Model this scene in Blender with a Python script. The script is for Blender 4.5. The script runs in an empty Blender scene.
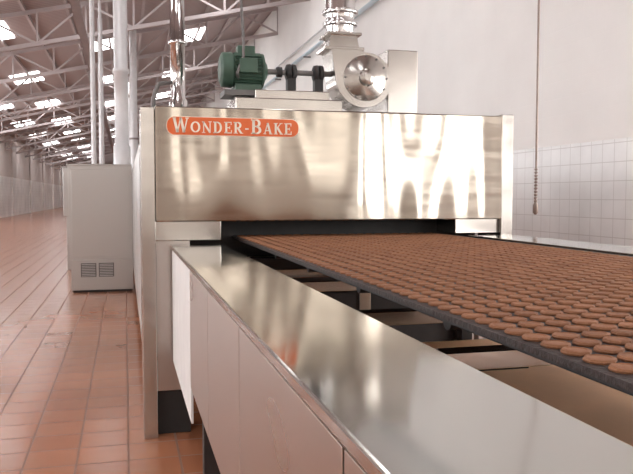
import bpy, math, random
from mathutils import Vector, Matrix
random.seed(4)
scene = bpy.context.scene
scene.view_settings.view_transform = 'Standard'

# ------------------------------------------------------------ materials
def new_mat(name):
    m = bpy.data.materials.new(name); m.use_nodes = True
    nt = m.node_tree
    return m, nt, nt.nodes['Principled BSDF']
def L(nt, a, b): nt.links.new(a, b)
def plain(name, col, rough=0.5, metal=0.0, noise=0.0, nscale=8, bump=0.0):
    m, nt, b = new_mat(name)
    b.inputs['Roughness'].default_value = rough
    b.inputs['Metallic'].default_value = metal
    tc = nt.nodes.new('ShaderNodeTexCoord')
    n = nt.nodes.new('ShaderNodeTexNoise'); n.inputs['Scale'].default_value = nscale
    n.inputs['Detail'].default_value = 5
    L(nt, tc.outputs['Object'], n.inputs['Vector'])
    r = nt.nodes.new('ShaderNodeValToRGB')
    r.color_ramp.elements[0].position = .3; r.color_ramp.elements[1].position = .7
    r.color_ramp.elements[0].color = tuple(c*(1-noise) for c in col)+(1,)
    r.color_ramp.elements[1].color = tuple(min(1, c*(1+noise*.5)) for c in col)+(1,)
    L(nt, n.outputs['Fac'], r.inputs['Fac']); L(nt, r.outputs['Color'], b.inputs['Base Color'])
    if bump:
        bp = nt.nodes.new('ShaderNodeBump'); bp.inputs['Strength'].default_value = bump
        bp.inputs['Distance'].default_value = .01
        L(nt, n.outputs['Fac'], bp.inputs['Height']); L(nt, bp.outputs['Normal'], b.inputs['Normal'])
    return m
def steel(name, col=(.55, .53, .50), rough=.25, wave=(6, 6, .6), dist=.012, brush=(2, 2, 120), rvar=.1):
    m, nt, b = new_mat(name)
    b.inputs['Metallic'].default_value = 1
    b.inputs['Base Color'].default_value = col+(1,)
    tc = nt.nodes.new('ShaderNodeTexCoord')
    mp = nt.nodes.new('ShaderNodeMapping'); mp.inputs['Scale'].default_value = wave
    n = nt.nodes.new('ShaderNodeTexNoise'); n.inputs['Scale'].default_value = 1; n.inputs['Detail'].default_value = 0
    L(nt, tc.outputs['Object'], mp.inputs['Vector']); L(nt, mp.outputs['Vector'], n.inputs['Vector'])
    bp = nt.nodes.new('ShaderNodeBump'); bp.inputs['Strength'].default_value = 1
    bp.inputs['Distance'].default_value = dist
    L(nt, n.outputs['Fac'], bp.inputs['Height']); L(nt, bp.outputs['Normal'], b.inputs['Normal'])
    mp2 = nt.nodes.new('ShaderNodeMapping'); mp2.inputs['Scale'].default_value = brush
    n2 = nt.nodes.new('ShaderNodeTexNoise'); n2.inputs['Scale'].default_value = 1; n2.inputs['Detail'].default_value = 2
    L(nt, tc.outputs['Object'], mp2.inputs['Vector']); L(nt, mp2.outputs['Vector'], n2.inputs['Vector'])
    mr = nt.nodes.new('ShaderNodeMapRange')
    mr.inputs['From Min'].default_value = .3; mr.inputs['From Max'].default_value = .7
    mr.inputs['To Min'].default_value = max(.03, rough-rvar); mr.inputs['To Max'].default_value = rough+rvar
    L(nt, n2.outputs['Fac'], mr.inputs['Value']); L(nt, mr.outputs['Result'], b.inputs['Roughness'])
    return m
def emis(name, col, s):
    m, nt, b = new_mat(name)
    b.inputs['Base Color'].default_value = col+(1,)
    b.inputs['Emission Color'].default_value = col+(1,)
    b.inputs['Emission Strength'].default_value = s
    return m
def tiles(name, axes, size, c1, c2, mortar, msize, rough=.3, above=None, zsplit=None, bump=.3):
    m, nt, b = new_mat(name)
    tc = nt.nodes.new('ShaderNodeTexCoord'); sp = nt.nodes.new('ShaderNodeSeparateXYZ')
    cb = nt.nodes.new('ShaderNodeCombineXYZ')
    L(nt, tc.outputs['Object'], sp.inputs[0])
    L(nt, sp.outputs[axes[0]], cb.inputs[0]); L(nt, sp.outputs[axes[1]], cb.inputs[1])
    br = nt.nodes.new('ShaderNodeTexBrick'); br.offset = 0; br.squash = 1
    br.inputs['Scale'].default_value = 1
    br.inputs['Brick Width'].default_value = size; br.inputs['Row Height'].default_value = size
    br.inputs['Mortar Size'].default_value = msize; br.inputs['Mortar Smooth'].default_value = .2
    br.inputs['Bias'].default_value = 0
    br.inputs['Color1'].default_value = c1+(1,); br.inputs['Color2'].default_value = c2+(1,)
    br.inputs['Mortar'].default_value = mortar+(1,)
    L(nt, cb.outputs[0], br.inputs['Vector'])
    n = nt.nodes.new('ShaderNodeTexNoise'); n.inputs['Scale'].default_value = .9; n.inputs['Detail'].default_value = 6
    L(nt, tc.outputs['Object'], n.inputs['Vector'])
    mr = nt.nodes.new('ShaderNodeMapRange'); mr.inputs['From Min'].default_value = .3; mr.inputs['From Max'].default_value = .7
    mr.inputs['To Min'].default_value = .82; mr.inputs['To Max'].default_value = 1.12
    L(nt, n.outputs['Fac'], mr.inputs['Value'])
    mx = nt.nodes.new('ShaderNodeMix'); mx.data_type = 'RGBA'; mx.blend_type = 'MULTIPLY'
    mx.inputs['Factor'].default_value = 1
    L(nt, br.outputs['Color'], mx.inputs['A']); L(nt, mr.outputs['Result'], mx.inputs['B'])
    out = mx.outputs['Result']
    rr = nt.nodes.new('ShaderNodeMapRange'); rr.inputs['To Min'].default_value = rough; rr.inputs['To Max'].default_value = .7
    L(nt, br.outputs['Fac'], rr.inputs['Value']); ro = rr.outputs['Result']
    bp = nt.nodes.new('ShaderNodeBump'); bp.invert = True; bp.inputs['Strength'].default_value = bump
    bp.inputs['Distance'].default_value = .004
    L(nt, br.outputs['Fac'], bp.inputs['Height']); L(nt, bp.outputs['Normal'], b.inputs['Normal'])
    if above:
        gt = nt.nodes.new('ShaderNodeMath'); gt.operation = 'GREATER_THAN'; gt.inputs[1].default_value = zsplit
        L(nt, sp.outputs[2], gt.inputs[0])
        pm = nt.nodes.new('ShaderNodeMix'); pm.data_type = 'RGBA'; pm.blend_type = 'MULTIPLY'; pm.inputs['Factor'].default_value = .3
        pm.inputs['A'].default_value = above+(1,)
        n3 = nt.nodes.new('ShaderNodeTexNoise'); n3.inputs['Detail'].default_value = 7; n3.inputs['Scale'].default_value = .7
        L(nt, tc.outputs['Object'], n3.inputs['Vector'])
        m3 = nt.nodes.new('ShaderNodeMapRange'); m3.inputs['From Min'].default_value = .3; m3.inputs['From Max'].default_value = .7
        m3.inputs['To Min'].default_value = .8; m3.inputs['To Max'].default_value = 1.1
        L(nt, n3.outputs['Fac'], m3.inputs['Value']); L(nt, m3.outputs['Result'], pm.inputs['B'])
        m2 = nt.nodes.new('ShaderNodeMix'); m2.data_type = 'RGBA'
        L(nt, gt.outputs[0], m2.inputs['Factor']); L(nt, out, m2.inputs['A']); L(nt, pm.outputs['Result'], m2.inputs['B'])
        out = m2.outputs['Result']
        m4 = nt.nodes.new('ShaderNodeMix'); m4.data_type = 'FLOAT'
        L(nt, gt.outputs[0], m4.inputs['Factor']); L(nt, ro, m4.inputs['A']); m4.inputs['B'].default_value = .75
        ro = m4.outputs['Result']
    L(nt, out, b.inputs['Base Color']); L(nt, ro, b.inputs['Roughness'])
    return m

M = {}
M['hood'] = steel('hood_steel', (.47, .425, .365), .11, (5.0, 2, 1.2), .016, (3, 3, 30), .03)
M['top'] = steel('cover_top_steel', (.54, .53, .50), .12, (4, 2.2, 1), .005, (8, 1.5, 2), .04)
M['side'] = steel('cover_side_steel', (.52, .485, .455), .30, (1.0, .8, .8), .0012, (1, 1, 3), .03)
M['steel'] = steel('plain_steel', (.50, .475, .445), .20, (4, 4, 3), .004, (4, 4, 10), .05)
M['cab'] = steel('cabinet_steel', (.50, .49, .475), .36, (1.5, 1.5, 1), .0008, (1, 1, 3), .03)
M['chrome'] = steel('flue_steel', (.66, .65, .65), .14, (8, 8, 5), .003, (4, 4, 10), .05)
M['green'] = plain('motor_green_paint', (.05, .10, .07), .45, noise=.25)
M['dark'] = plain('dark_iron', (.022, .020, .020), .55, noise=.3)
M['grey'] = plain('grey_iron', (.17, .16, .155), .5, .3, noise=.3)
M['belt'] = plain('belt_dark_mesh', (.032, .018, .016), .6, noise=.4, nscale=90, bump=.4)
M['white'] = plain('white_film', (.78, .78, .77), .5, noise=.06)
M['truss'] = plain('truss_paint', (.46, .40, .395), .6, noise=.15, nscale=1)
M['truss2'] = plain('tray_paint', (.28, .235, .23), .6, noise=.15, nscale=1)
M['pipe'] = plain('white_pipe', (.66, .65, .66), .35, .2, noise=.06)
M['bluepipe'] = plain('blue_pipe', (.50, .60, .66), .4, noise=.1)
M['board'] = plain('plywood_board', (.95, .56, .32), .5, noise=.1, nscale=5)  # bright tan stands in for lit floor under the belt
M['orange'] = plain('sign_orange', (.70, .135, .03), .35, noise=.04)
M['letter'] = plain('sign_cream', (.85, .78, .66), .4, noise=.02)
M['rope'] = plain('chain_iron', (.28, .22, .19), .5, .5, noise=.3)
M['frame'] = plain('window_frame_paint', (.4, .38, .36), .5, noise=.1)  # bars across the added glowing panels
M['sky'] = emis('skylight_sheet', (.98, .99, 1), 9.5)
M['win'] = emis('window_daylight_glass', (.97, .99, 1), 6.8)  # glow for the added left-hand fill panels
M['winb'] = emis('window_frosted_glass', (1, .96, .90), 2.0)  # warm glow added behind the camera for steel reflections
M['winr'] = emis('window_side_glass', (1, .98, .95), 7.5)  # glow for the added right-hand fill panels
M['floor'] = tiles('floor_terracotta', (0, 1), .235, (.41, .165, .085), (.34, .13, .066), (.24, .12, .08), .006, .20)
M['wallR'] = tiles('wall_right_mat', (1, 2), .2, (.84, .84, .84), (.81, .81, .81), (.58, .565, .56), .005, .22, (.88, .86, .84), 1.84, .2)
M['wallL'] = tiles('wall_left_mat', (1, 2), .2, (.84, .80, .78), (.82, .78, .76), (.7, .62, .60), .004, .3, (.62, .55, .52), 2.4, .15)
M['wallE'] = tiles('wall_end_mat', (0, 2), .2, (.62, .57, .53), (.58, .54, .50), (.5, .42, .40), .004, .3, (.46, .41, .37), 2.4, .15)
# biscuit
m, nt, b = new_mat('chocolate_biscuit_bake')
tc = nt.nodes.new('ShaderNodeTexCoord'); n = nt.nodes.new('ShaderNodeTexNoise')
n.inputs['Scale'].default_value = 14; n.inputs['Detail'].default_value = 8
L(nt, tc.outputs['Object'], n.inputs['Vector'])
r = nt.nodes.new('ShaderNodeValToRGB')
r.color_ramp.elements[0].position = .3; r.color_ramp.elements[1].position = .7
r.color_ramp.elements[0].color = (.175, .068, .029, 1); r.color_ramp.elements[1].color = (.27, .112, .050, 1)
L(nt, n.outputs['Fac'], r.inputs['Fac']); L(nt, r.outputs['Color'], b.inputs['Base Color'])
b.inputs['Roughness'].default_value = .75
n2 = nt.nodes.new('ShaderNodeTexNoise'); n2.inputs['Scale'].default_value = 350; L(nt, tc.outputs['Object'], n2.inputs['Vector'])
bp = nt.nodes.new('ShaderNodeBump'); bp.inputs['Strength'].default_value = .5; bp.inputs['Distance'].default_value = .002
L(nt, n2.outputs['Fac'], bp.inputs['Height']); L(nt, bp.outputs['Normal'], b.inputs['Normal'])
M['bisc'] = m
m, nt, b = new_mat('roof_corrugated_sheet')
b.inputs['Roughness'].default_value = .6
tc = nt.nodes.new('ShaderNodeTexCoord'); w = nt.nodes.new('ShaderNodeTexWave'); w.bands_direction = 'Y'
w.inputs['Scale'].default_value = 2.0
L(nt, tc.outputs['Object'], w.inputs['Vector'])
rr = nt.nodes.new('ShaderNodeValToRGB'); rr.color_ramp.elements[0].color = (.34, .275, .265, 1); rr.color_ramp.elements[1].color = (.45, .37, .36, 1)
L(nt, w.outputs['Fac'], rr.inputs['Fac']); L(nt, rr.outputs['Color'], b.inputs['Base Color'])
M['roof'] = m

# ------------------------------------------------------------ mesh builder
class MB:
    def __init__(s): s.v = []; s.f = []; s.mi = []; s.sm = []; s.mats = []
    def mat(s, k):
        if k not in s.mats: s.mats.append(k)
        return s.mats.index(k)
    def add(s, vs, fs, k, smooth=False):
        o = len(s.v); i = s.mat(k); s.v += [tuple(v) for v in vs]
        for f in fs:
            s.f.append(tuple(o+a for a in f)); s.mi.append(i); s.sm.append(smooth)
    def box(s, x0, x1, y0, y1, z0, z1, k):
        vs = [(x, y, z) for z in (z0, z1) for y in (y0, y1) for x in (x0, x1)]
        s.add(vs, [(0, 2, 3, 1), (4, 5, 7, 6), (0, 1, 5, 4), (2, 6, 7, 3), (0, 4, 6, 2), (1, 3, 7, 5)], k)
    def beam(s, a, b, w, h, k):
        a = Vector(a); b = Vector(b); d = (b-a).normalized()
        up = Vector((0, 0, 1)) if abs(d.z) < .95 else Vector((0, 1, 0))
        sd = d.cross(up).normalized(); up = sd.cross(d).normalized()
        vs = []
        for p in (a, b):
            for (i, j) in ((-1, -1), (1, -1), (1, 1), (-1, 1)):
                vs.append(p+sd*i*w/2+up*j*h/2)
        s.add(vs, [(3, 2, 1, 0), (4, 5, 6, 7), (0, 1, 5, 4), (1, 2, 6, 5), (2, 3, 7, 6), (3, 0, 4, 7)], k)
    def lathe(s, a, d, prof, k, n=32):
        a = Vector(a); d = Vector(d).normalized()
        u = Vector((0, 0, 1)) if abs(d.z) < .9 else Vector((1, 0, 0))
        e1 = d.cross(u).normalized(); e2 = d.cross(e1).normalized()
        vs = []; fs = []
        for (t, r) in prof:
            for i in range(n):
                an = 2*math.pi*i/n
                vs.append(a+d*t+e1*math.cos(an)*r+e2*math.sin(an)*r)
        for j in range(len(prof)-1):
            for i in range(n):
                i2 = (i+1) % n
                fs.append((j*n+i, j*n+i2, (j+1)*n+i2, (j+1)*n+i))
        s.add(vs, fs, k, n > 8)
        m = len(prof)-1
        s.add(vs[:n], [tuple(range(n-1, -1, -1))], k); s.add(vs[m*n:], [tuple(range(n))], k)
    def cyl(s, a, b, r, k, n=24):
        a = Vector(a); b = Vector(b); s.lathe(a, b-a, [(0, r), ((b-a).length, r)], k, n)
    def tube(s, pts, r, k, n=12):
        for p, q in zip(pts, pts[1:]): s.cyl(p, q, r, k, n)
        for p in pts[1:-1]:
            s.lathe(Vector(p)-Vector((0, 0, r)), (0, 0, 1), [(r-r*math.cos(t*math.pi/6), max(.0001, r*math.sin(t*math.pi/6))) for t in range(7)], k, n)
    def prism(s, poly, y0, y1, k):
        n = len(poly)
        vs = [(x, y0, z) for x, z in poly]+[(x, y1, z) for x, z in poly]
        fs = [tuple(range(n)), tuple(range(2*n-1, n-1, -1))]+[(i, i+n, (i+1) % n+n, (i+1) % n) for i in range(n)]
        s.add(vs, fs, k)
    def make(s, name, parent=None, bevel=0):
        me = bpy.data.meshes.new(name); me.from_pydata(s.v, [], s.f); me.update()
        for k in s.mats: me.materials.append(M[k])
        me.polygons.foreach_set('material_index', s.mi); me.polygons.foreach_set('use_smooth', s.sm)
        o = bpy.data.objects.new(name, me); scene.collection.objects.link(o)
        if bevel:
            bv = o.modifiers.new('bevel', 'BEVEL'); bv.width = bevel; bv.segments = 2
            bv.limit_method = 'ANGLE'; bv.angle_limit = math.radians(50)
        if parent: o.parent = parent
        return o
def empty(name, loc=(0, 0, 0)):
    e = bpy.data.objects.new(name, None); scene.collection.objects.link(e); e.empty_display_size = .2
    return e

# ------------------------------------------------------------ room
XL, XR, YB, YF = -6.8, 5.0, -9.0, 92.0
def roofz(x): return 4.95+.2246*(x+6.8)
b = MB(); b.box(XL-.2, XR+.2, YB-.2, YF+.2, -.1, 0, 'floor'); b.make('floor')
b = MB(); b.box(XR, XR+.2, YB-.2, YF+.2, 0, roofz(XR)+.1, 'wallR'); b.make('wall_right')
b = MB(); b.box(XL-.2, XL, YB-.2, YF+.2, 0, roofz(XL), 'wallL'); b.make('wall_left')
b = MB(); b.prism([(XL, 0), (XR, 0), (XR, roofz(XR)), (XL, roofz(XL))], YF, YF+.2, 'wallE'); b.make('wall_far')
b = MB(); b.prism([(XL, 0), (XR, 0), (XR, roofz(XR)), (XL, roofz(XL))], YB-.2, YB, 'wallE'); b.make('wall_back')
b = MB(); b.prism([(XL-.3, roofz(XL-.3)), (XR+.3, roofz(XR+.3)), (XR+.3, roofz(XR+.3)+.1), (XL-.3, roofz(XL-.3)+.1)], YB-.3, YF+.3, 'roof'); b.make('ceiling')
b = MB()
rows = [(-5.4, 2), (-3.5, 4), (-.5, 0), (2.3, 1.2)]
for x, off in rows:
    y = -6+off
    while y < 88:
        x0, x1 = x-.5, x+.5
        b.prism([(x0, roofz(x0)-.03), (x1, roofz(x1)-.03), (x1, roofz(x1)-.005), (x0, roofz(x0)-.005)], y-1.0, y+1.0, 'sky')
        y += 8
b.make('skylight_panels')
wi = 1
for y in range(-6, 40, 6):  # out-of-view glowing panels, added to brighten the right wall
    b = MB()
    b.box(XL, XL+.02, y-1.6, y+1.6, 1.6, 4.0, 'win')
    for yy in (-1.6, -.53, .53, 1.6): b.box(XL, XL+.06, y+yy-.03, y+yy+.03, 1.57, 4.03, 'frame')
    for zz in (1.6, 2.8, 4.0): b.box(XL, XL+.06, y-1.63, y+1.63, zz-.03, zz+.03, 'frame')
    b.make('window_%d' % wi); wi += 1
for y in (-6.5, -3, .5, 4):  # out-of-view glowing panels, added to throw light under the belt
    b = MB()
    b.box(XR-.02, XR, y-1.0, y+1.0, .9, 2.9, 'winr')
    for yy in (-1.0, 0, 1.0): b.box(XR-.06, XR, y+yy-.03, y+yy+.03, .87, 2.93, 'frame')
    for zz in (.9, 1.9, 2.9): b.box(XR-.06, XR, y-1.03, y+1.03, zz-.03, zz+.03, 'frame')
    b.make('window_%d' % wi); wi += 1
for x in (-4.8, -1.8, .6, 2.2, 4.1):  # unseen glowing panels, added so the hood reflects bright bands
    b = MB(); w = .45
    b.box(x-w, x+w, YB, YB+.02, 1.5, 4.6, 'winb')
    for xx in (-w, 0, w): b.box(x+xx-.03, x+xx+.03, YB, YB+.06, 1.47, 4.63, 'frame')
    for zz in (1.5, 3.0, 4.6): b.box(x-w-.03, x+w+.03, YB, YB+.06, zz-.03, zz+.03, 'frame')
    b.make('window_%d' % wi); wi += 1
b = MB(); y = -7.0
while y < 90:
    N = 10; xs = [XL+(XR-XL)*i/N for i in range(N+1)]
    top = [(x, y, roofz(x)-.14) for x in xs]; bot = [(x, y, roofz(x)-.95) for x in xs]
    b.beam(top[0], top[-1], .10, .10, 'truss'); b.beam(bot[0], bot[-1], .10, .10, 'truss')
    for i in range(N+1): b.beam(top[i], bot[i], .05, .05, 'truss')
    for i in range(N):
        if i % 2: b.beam(top[i], bot[i+1], .05, .05, 'truss')
        else: b.beam(bot[i], top[i+1], .05, .05, 'truss')
    y += 4.5
for i in range(12):
    x = XL+.5+(XR-XL-1)*i/11
    b.beam((x, YB, roofz(x)-.06), (x, YF, roofz(x)-.06), .07, .09, 'truss')
b.make('roof_truss_structure')
b = MB(); y = -4.75
while y < 90:
    b.box(XL, XL+.10, y-.12, y+.12, 0, roofz(XL)-.1, 'wallL'); y += 9
b.make('wall_column_row')
b = MB(); b.box(-1.0, -.82, -8.9, 91.5, 5.05, 5.13, 'truss2')
y = -8
while y < 91:
    b.box(-.93, -.90, y-.015, y+.015, 5.1, 5.35, 'truss2'); y += 4.5
b.make('cable_tray')
b = MB(); z = 1.24+.80*4.85
b.cyl((4.86, -8.9, z), (4.86, 91, z), .05, 'bluepipe', 12); b.cyl((4.9, -8.9, z+.35), (4.9, 91, z+.35), .025, 'pipe', 8)
y = -8
while y < 90:
    b.box(4.80, 5.0, y-.03, y+.03, z-.08, z-.05, 'grey'); y += 4
b.make('wall_pipe')

# ------------------------------------------------------------ oven
OY = 3.8
oven = empty('tunnel_oven')
b = MB()
b.box(.10, 2.04, OY+.33, 62, .22, 1.60, 'side')
for y in [4.9+i*1.6 for i in range(30)]:
    b.box(.092, .10, y, y+1.45, .35, 1.5, 'cab')
for y in range(5, 62, 4):
    for x in (.25, 1.85): b.box(x-.06, x+.06, y, y+.12, 0, .22, 'dark')
b.make('oven_body', oven)
b = MB()
b.box(.150, 2.066, OY, OY+.04, 1.11, 1.69, 'hood')
b.make('hood', oven, .006)
b = MB()
b.box(.150, 2.066, OY+.04, OY+1.0, 1.61, 1.69, 'steel')
b.box(.150, 2.066, OY+.04, OY+.32, 1.14, 1.61, 'dark')
b.make('hood_roof', oven)
b = MB()
b.box(.078, .148, OY+.01, OY+.30, 0.0, 1.685, 'steel')
b.box(2.068, 2.14, OY+.01, OY+.30, 0.0, 1.70, 'steel')
b.make('corner_posts', oven, .004)
b = MB()
b.box(.148, .48, OY+.04, OY+.30, 1.012, 1.112, 'steel')
b.box(1.80, 2.066, OY+.04, OY+.30, 1.03, 1.112, 'steel')
b.box(.148, .32, OY+.05, OY+.29, .235, 1.012, 'side')
b.box(.148, .32, OY+.08, OY+.29, 0, .235, 'dark')
b.box(1.85, 2.066, OY+.05, OY+.29, 0, .98, 'side')
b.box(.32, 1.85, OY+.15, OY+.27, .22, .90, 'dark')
b.box(.15, 2.06, OY+.31, OY+.325, .9, 1.6, 'dark')  # dark sheet in place of the shade inside the oven mouth
b.make('mouth_frame', oven, .003)
sg = MB()
x0, x1, z0, z1 = .205, .885, 1.545, 1.640
r_ = .042
def rrect(x0, x1, z0, z1, r, n=8):
    p = []
    for cx, cz, a0 in ((x1-r, z1-r, 0), (x0+r, z1-r, 90), (x0+r, z0+r, 180), (x1-r, z0+r, 270)):
        for i in range(n+1):
            a = math.radians(a0+90*i/n); p.append((cx+r*math.cos(a), cz+r*math.sin(a)))
    return p[::-1]
sg.prism(rrect(x0, x1, z0, z1, r_), OY-.006, OY-.0005, 'letter')
sg.prism(rrect(x0+.003, x1-.003, z0+.003, z1-.003, r_-.003), OY-.008, OY-.004, 'orange')
TH, TN = .21, .10
def st(a, b_, w): return ('s', a, b_, w)
G = {
 'W': (1.25, [st((.12, 1), (.38, 0), TH), st((.38, 0), (.62, 1), TN), st((.62, 1), (.88, 0), TH), st((.88, 0), (1.13, 1), TN), st((0, .97), (.28, .97), .07), st((.98, .97), (1.25, .97), .07)]),
 'N': (.95, [st((.16, 0), (.16, 1), TN), st((.12, 1), (.80, 0), TH), st((.80, 0), (.80, 1), TN), st((0, .03), (.32, .03), .07), st((.64, .97), (.96, .97), .07), st((0, .97), (.2, .97), .07)]),
 'E': (.78, [st((.2, 0), (.2, 1), TH), st((0, .96), (.74, .96), .08), st((0, .04), (.76, .04), .08), st((.2, .5), (.55, .5), .08), st((.70, .96), (.70, .74), .07), st((.72, .04), (.72, .28), .07), st((.55, .38), (.55, .62), .07)]),
 'A': (.92, [st((.46, 1), (.14, 0), TN), st((.44, 1), (.76, 0), TH), st((.24, .32), (.65, .32), .08), st((0, .03), (.3, .03), .07), st((.6, .03), (.94, .03), .07)]),
 'K': (.92, [st((.2, 0), (.2, 1), TH), st((.2, .42), (.74, 1), TN), st((.38, .58), (.78, 0), TH), st((0, .97), (.4, .97), .07), st((0, .03), (.4, .03), .07), st((.6, .97), (.9, .97), .07), st((.62, .03), (.96, .03), .07)]),
 '-': (.5, [st((.08, .42), (.42, .42), .12)]),
 'O': (.95, [('a', .475, .5, .38, .42, 0, 360)]),
 'D': (.92, [st((.2, 0), (.2, 1), TH), st((0, .96), (.4, .96), .08), st((0, .04), (.4, .04), .08), ('a', .36, .5, .40, .45, -90, 90)]),
 'B': (.85, [st((.2, 0), (.2, 1), TH), st((0, .96), (.45, .96), .08), st((0, .04), (.45, .04), .08), st((.2, .52), (.45, .52), .08), ('a', .42, .74, .24, .22, -90, 90), ('a', .42, .27, .30, .23, -90, 90)]),
 'R': (.92, [st((.2, 0), (.2, 1), TH), st((0, .97), (.42, .97), .08), st((0, .03), (.4, .03), .07), st((.2, .5), (.42, .5), .08), ('a', .42, .73, .26, .23, -90, 90), st((.42, .5), (.76, 0), TH), st((.68, .03), (.96, .03), .07)]),
}
VS = 1.15
def draw(ch, ox, oz, h):
    w, ops = G[ch]
    for op in ops:
        if op[0] == 's':
            (ax, az), (bx, bz), t = op[1:]
            d = Vector((bx-ax, bz-az)).normalized(); n = Vector((-d.y, d.x))*t/2
            P = [(ax+n.x, az+n.y), (bx+n.x, bz+n.y), (bx-n.x, bz-n.y), (ax-n.x, az-n.y)]
            P = [(ox+p*h, oz+max(0, min(1, q))*h*VS) for p, q in P]
            sg.prism(P, OY-.0105, OY-.0075, 'letter')
        else:
            _, cx, cz, rx, rz, a0, a1 = op; K = 16
            for i in range(K):
                A = math.radians(a0+(a1-a0)*i/K); B = math.radians(a0+(a1-a0)*(i+1)/K)
                def pt(a, s):
                    t = (TN+(TH-TN)*abs(math.cos(a)))/2*s
                    return (ox+h*(cx+(rx+t)*math.cos(a)), oz+h*VS*(cz+(rz+t*.9)*math.sin(a)))
                sg.prism([pt(A, 1), pt(B, 1), pt(B, -1), pt(A, -1)], OY-.0105, OY-.0075, 'letter')
    return w*h
text = [('W', 1.15)]+[(c, .9) for c in 'ONDER']+[('-', .9)]+[('B', 1.15)]+[(c, .9) for c in 'AKE']
H = .052; tot = sum(G[c][0]*H*s+.008 for c, s in text)
sc = min(1.15, .62/tot); H *= sc; cx = (x0+x1)/2-tot*sc/2
for c, s in text:
    cx += draw(c, cx, z0+.014, H*s)+.008*sc
sg.make('sign_plate', oven)

# ------------------------------------------------------------ exhaust blower with motor
bl = empty('exhaust_blower')
YM = 4.3
b = MB()
b.box(.60, 1.22, YM-.18, YM+.22, 1.69, 1.79, 'steel'); b.box(.72, 1.16, YM-.12, YM+.16, 1.79, 1.845, 'steel')
b.box(1.22, 1.74, YM-.1, YM+.5, 1.69, 1.74, 'steel')
b.make('base_plinth', bl, .006)
b = MB()
zc = 1.965; xa, xb = .535, .775
b.lathe((xa, YM, zc), (1, 0, 0), [(0, .07), (.012, .098), (.07, .102), (.075, .09), (.235, .09), (.238, .10), (.25, .10), (.262, .06), (.275, .04)], 'green', 32)
for i in range(28):
    a = 2*math.pi*i/28
    d = Vector((0, math.cos(a), math.sin(a)))
    p = Vector((xa+.08, YM, zc))+d*.094
    b.beam(p, p+Vector((.155, 0, 0)), .006, .016, 'green') if abs(d.y) < .5 else b.box(xa+.08, xa+.235, p.y-.008, p.y+.008, p.z-.003, p.z+.003, 'green')
b.box(xa+.10, xa+.20, YM-.045, YM+.045, zc+.085, zc+.135, 'green')
b.box(xa+.10, xa+.20, YM-.13, YM-.08, zc-.03, zc+.05, 'green')
b.box(xa+.08, xa+.23, YM-.09, YM+.09, zc-.125, zc-.09, 'green')
b.make('motor', bl, .003)
b = MB()
b.cyl((xb, YM, zc), (1.32, YM, zc), .016, 'grey', 16)
for x in (.955, 1.12):
    b.lathe((x-.035, YM, zc), (1, 0, 0), [(0, .025), (.008, .046), (.03, .050), (.034, .03), (.04, .050), (.062, .046), (.07, .025)], 'dark', 24)
    b.box(x-.025, x+.025, YM-.03, YM+.03, 1.845, zc-.02, 'dark')
b.lathe((.87, YM, zc), (1, 0, 0), [(0, .03), (.03, .03)], 'dark', 16)
b.make('drive_shaft', bl, .002)
b = MB()
b.box(.55, .80, YM-.11, YM+.11, 1.81, 1.84, 'grey'); b.box(.62, .74, YM-.06, YM+.06, 1.79, 1.815, 'grey')
b.make('motor_mount', bl)
b = MB()
cx_, cz_ = 1.385, 1.935; pts = []
for i in range(41):
    a = math.radians(180+i*270/40)
    r0 = .150+.035*(1-i/40)
    pts.append((cx_+r0*math.cos(a), cz_+r0*math.sin(a)))
pts.append((1.345, 2.10)); pts.append((1.175, 2.10))
b.prism(pts, YM-.10, YM+.12, 'steel')
b.lathe((cx_, YM-.10, cz_), (0, -1, 0), [(0, .135), (.006, .135), (.008, .125), (.02, .10), (.022, .05), (.04, .045), (.045, .02)], 'steel', 40)
for i in range(12):
    a = 2*math.pi*i/12
    b.cyl((cx_+.128*math.cos(a), YM-.105, cz_+.128*math.sin(a)), (cx_+.128*math.cos(a), YM-.114, cz_+.128*math.sin(a)), .006, 'grey', 8)
b.make('volute_housing', bl, .002)
b = MB()
b.box(1.56, 1.755, YM+.0, YM+.42, 1.69, 2.13, 'steel')
b.make('filter_box', bl, .005)
b = MB()
b.box(1.14, 1.38, YM-.09, YM+.11, 2.095, 2.115, 'steel')
b.prism([(1.165, 2.11), (1.355, 2.11), (1.34, 2.19), (1.18, 2.19)], YM-.07, YM+.09, 'steel')
b.box(1.155, 1.365, YM-.09, YM+.11, 2.185, 2.20, 'steel')
b.lathe((1.26, YM+.01, 2.20), (0, 0, 1), [(0, .084), (.05, .084), (.052, .104), (.07, .104), (.072, .084), (.12, .086), (.122, .108), (.14, .108), (.142, .090), (4.4, .090)], 'chrome', 32)
b.make('outlet_duct', bl, .002)
b = MB()
pth = [(.66+.03*math.sin(i*.5), 4.40+.02*i, 2.10+i*.45) for i in range(1, 10)]
b.tube([(.64, 4.26, 1.90), (.62, 4.18, 1.93), (.655, 4.18, 2.02), (.66, 4.2, 2.10)]+pth, .008, 'grey', 8)
b.make('power_cable', bl)

b = MB()
fx, fy = .32, 4.6
b.lathe((fx, fy, 1.69), (0, 0, 1), [(0, .055), (.13, .055), (.14, .044), (.46, .044), (.462, .056), (.485, .056), (.487, .044), (.91, .044), (4.75, .044)], 'chrome', 24)
b.box(fx-.07, fx+.07, fy-.07, fy+.07, 1.69, 1.74, 'steel')
b.make('exhaust_flue')
b = MB()
b.tube([(.17, 4.5, 1.69), (.17, 4.5, 1.82), (.20, 4.5, 1.90), (.28, 4.55, 1.92)], .012, 'grey')
b.lathe((.17, 4.5, 1.71), (0, 0, 1), [(0, .02), (.04, .02)], 'grey', 12)
b.make('gas_pipe')

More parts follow.
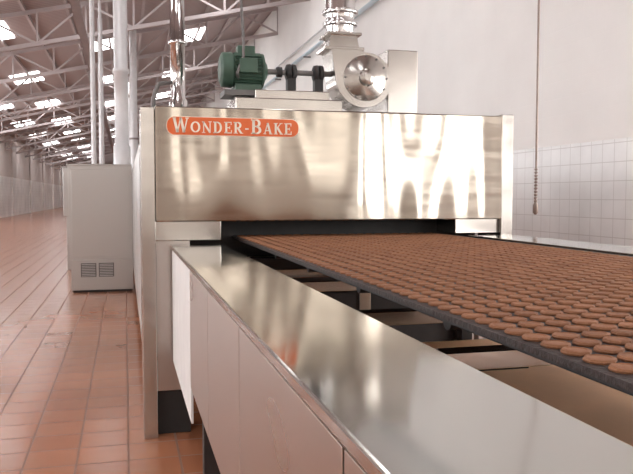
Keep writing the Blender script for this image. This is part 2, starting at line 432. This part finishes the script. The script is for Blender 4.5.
# cabinet
b = MB(); cy = 9.9
b.box(-.70, .09, cy+.03, cy+.8, .42, 1.63, 'cab')
b.box(-.68, .09, cy, cy+.8, .03, .42, 'cab')
b.box(-.66, .07, cy+.02, cy+.78, 0, .03, 'dark')
b.box(-.715, .09, cy+.02, cy+.81, 1.63, 1.65, 'cab')
b.box(-.665, .06, cy+.022, cy+.03, .46, 1.58, 'cab')
for vx in (-.56, -.34):
    b.box(vx, vx+.19, cy-.006, cy, .20, .38, 'grey')
    for i in range(8): b.box(vx+.01, vx+.18, cy-.012, cy-.004, .21+i*.021, .22+i*.021, 'cab')
b.make('burner_cabinet', None, .006)
b = MB(); b.box(-.95, -.75, 13, 13.5, 0, .9, 'cab'); b.box(-1.0, -.72, 12.98, 13.5, .9, 1.72, 'cab')
b.make('control_box', None, .01)
b = MB()
b.lathe((-.03, 10.2, 1.65), (0, 0, 1), [(0, .11), (.25, .11), (.26, .09), (1.2, .09), (1.21, .105), (1.26, .105), (1.27, .09), (4.55, .09)], 'pipe', 24)
b.make('cabinet_flue')
b = MB()
for (x, y, r) in ((-.55, 14.5, .045), (-.42, 14.9, .03), (-.62, 22, .07), (.3, 24, .11), (.3, 34, .11)):
    zb = 0 if x < 0 else 1.6
    b.cyl((x, y, zb), (x, y, roofz(x)-.1), r, 'pipe', 16)
    b.lathe((x, y, zb+1.4), (0, 0, 1), [(0, r*1.35), (.06, r*1.35)], 'truss2', 16)
b.make('service_pipe_risers')

# ------------------------------------------------------------ side covers
ZT = .995
cv = empty('conveyor_side_cover')
b = MB()
b.box(.220, .482, -1.2, 3.835, ZT-.022, ZT, 'top')
b.make('cover_top', cv, .004)
b = MB()
ys = [-1.2, .0, .75, 1.5, 2.1, 2.70]
for y0_, y1_ in zip(ys, ys[1:]):
    b.box(.222, .232, y0_, y1_-.008, .545, ZT-.024, 'side')
b.box(.2265, .2315, -1.19, 2.69, .56, ZT-.023, 'dark')
b.box(.472, .480, -1.2, 3.80, .90, ZT-.022, 'side')
b.make('cover_side', cv, .0012)
b = MB(); b.box(.226, .234, 2.72, 3.80, .40, ZT-.022, 'white'); b.make('white_panel', cv)
b = MB()
for y in (-.8, .9, 2.6):
    b.box(.26, .32, y, y+.06, 0, ZT-.022, 'dark')
b.box(.26, .30, -1.1, 3.7, .50, .56, 'dark')
b.make('legs', cv)
cv2 = empty('conveyor_side_cover.001')
b = MB()
b.box(1.86, 2.12, -1.2, 3.80, 1.0, 1.022, 'top'); b.box(2.11, 2.12, -1.2, 3.8, .95, 1.0, 'side')
b.make('cover_top', cv2, .004)
b = MB()
for y in (-.8, .9, 2.6): b.box(2.03, 2.08, y, y+.06, 0, 1.0, 'dark')
b.make('legs', cv2)

# ------------------------------------------------------------ conveyor
cn = empty('belt_conveyor')
ZB = 1.020
b = MB(); b.box(.573, 1.79, -1.3, 4.10, ZB-.010, ZB, 'belt'); b.make('belt', cn)
b = MB()
b.box(.590, .60, -1.3, 3.95, ZB-.022, ZB-.010, 'dark'); b.box(1.763, 1.77, -1.3, 3.95, ZB-.03, ZB-.010, 'dark')
y = -1.0
while y < 3.8:
    b.cyl((.64, y, ZB-.035), (1.75, y, ZB-.035), .022, 'dark', 12); y += .6
for y in (3.25, 2.75, 1.98, 1.42):
    b.box(.50, 1.84, y, y+.055, .87, .91, 'steel')
for y in (3.05, 1.6):
    b.box(.50, .95, y, y+.03, .82, .86, 'dark')
b.box(.90, .96, -1.2, 3.9, .91, .96, 'dark'); b.box(1.70, 1.76, -1.2, 3.9, .91, .96, 'dark')
for y in (2.95, -1.1):
    b.box(.95, 1.0, y, y+.05, 0, .91, 'steel'); b.box(1.50, 1.59, y, y+.05, 0, .91, 'white'); b.box(1.42, 1.47, y, y+.05, 0, .91, 'dark')
b.make('frame', cn, .002)
b = MB(); b.box(.62, 2.00, .4, 2.90, .60, .62, 'board')  # raised panel added in place of the lit floor beyond
for x in (.9, 1.9):
    for y in (.6, 2.6): b.box(x, x+.05, y, y+.05, 0, .60, 'dark')
b.make('plywood_shelf')

vs = []; fs = []; n = 16; P = .0525
prof = [(.0200, .0), (.0213, .0025), (.0202, .0055), (.0160, .0064), (.0135, .0052), (.0, .0058)]
x_start = .608; cols = 22
y = -1.2
while y < 4.05:
    for c in range(cols):
        cx = x_start+c*P+random.uniform(-.0008, .0008); cy = y+random.uniform(-.0008, .0008)
        dz = random.uniform(0, .0006); sc = random.uniform(.97, 1.03); o = len(vs)
        for j, (r, z) in enumerate(prof[:-1]):
            for i in range(n):
                a = 2*math.pi*i/n
                rr = r*sc*(1+(.035 if i % 2 else -.02)*(1 if j < 3 else 0))
                vs.append((cx+rr*math.cos(a), cy+rr*math.sin(a), ZB+z+dz))
        vs.append((cx, cy, ZB+prof[-1][1]+dz)); ce = len(vs)-1
        for j in range(len(prof)-2):
            for i in range(n):
                i2 = (i+1) % n
                fs.append((o+j*n+i, o+j*n+i2, o+(j+1)*n+i2, o+(j+1)*n+i))
        k = o+(len(prof)-2)*n
        for i in range(n): fs.append((k+i, k+(i+1) % n, ce))
    y += P
me = bpy.data.meshes.new('chocolate_biscuits'); me.from_pydata(vs, [], fs); me.materials.append(M['bisc'])
o = bpy.data.objects.new('chocolate_biscuits', me); scene.collection.objects.link(o)

b = MB(); hx, hy = 3.0, 5.0
b.cyl((hx, hy, 1.45), (hx, hy, roofz(hx)-.02), .008, 'rope', 8)
z = 1.45
while z > 1.2:
    b.lathe((hx, hy, z-.02), (0, 0, 1), [(0, .006), (.008, .014), (.014, .014), (.022, .006)], 'rope', 8); z -= .024
b.lathe((hx, hy, 1.10), (0, 0, 1), [(0, .008), (.015, .02), (.07, .02), (.09, .01), (.12, .006)], 'rope', 12)
b.make('hanging_chain')

# ------------------------------------------------------------ light & camera
w = bpy.data.worlds.new('World'); scene.world = w; w.use_nodes = True
w.node_tree.nodes['Background'].inputs[0].default_value = (.9, .93, 1, 1)
w.node_tree.nodes['Background'].inputs[1].default_value = .6
cam = bpy.data.cameras.new('camera'); cam.sensor_width = 36; cam.lens = 42.08; cam.clip_end = 300
co = bpy.data.objects.new('camera', cam); scene.collection.objects.link(co)
co.location = (0, 0, 1.24)
co.rotation_euler = (math.radians(90-3.17), 0, math.radians(-14.49))
scene.camera = co
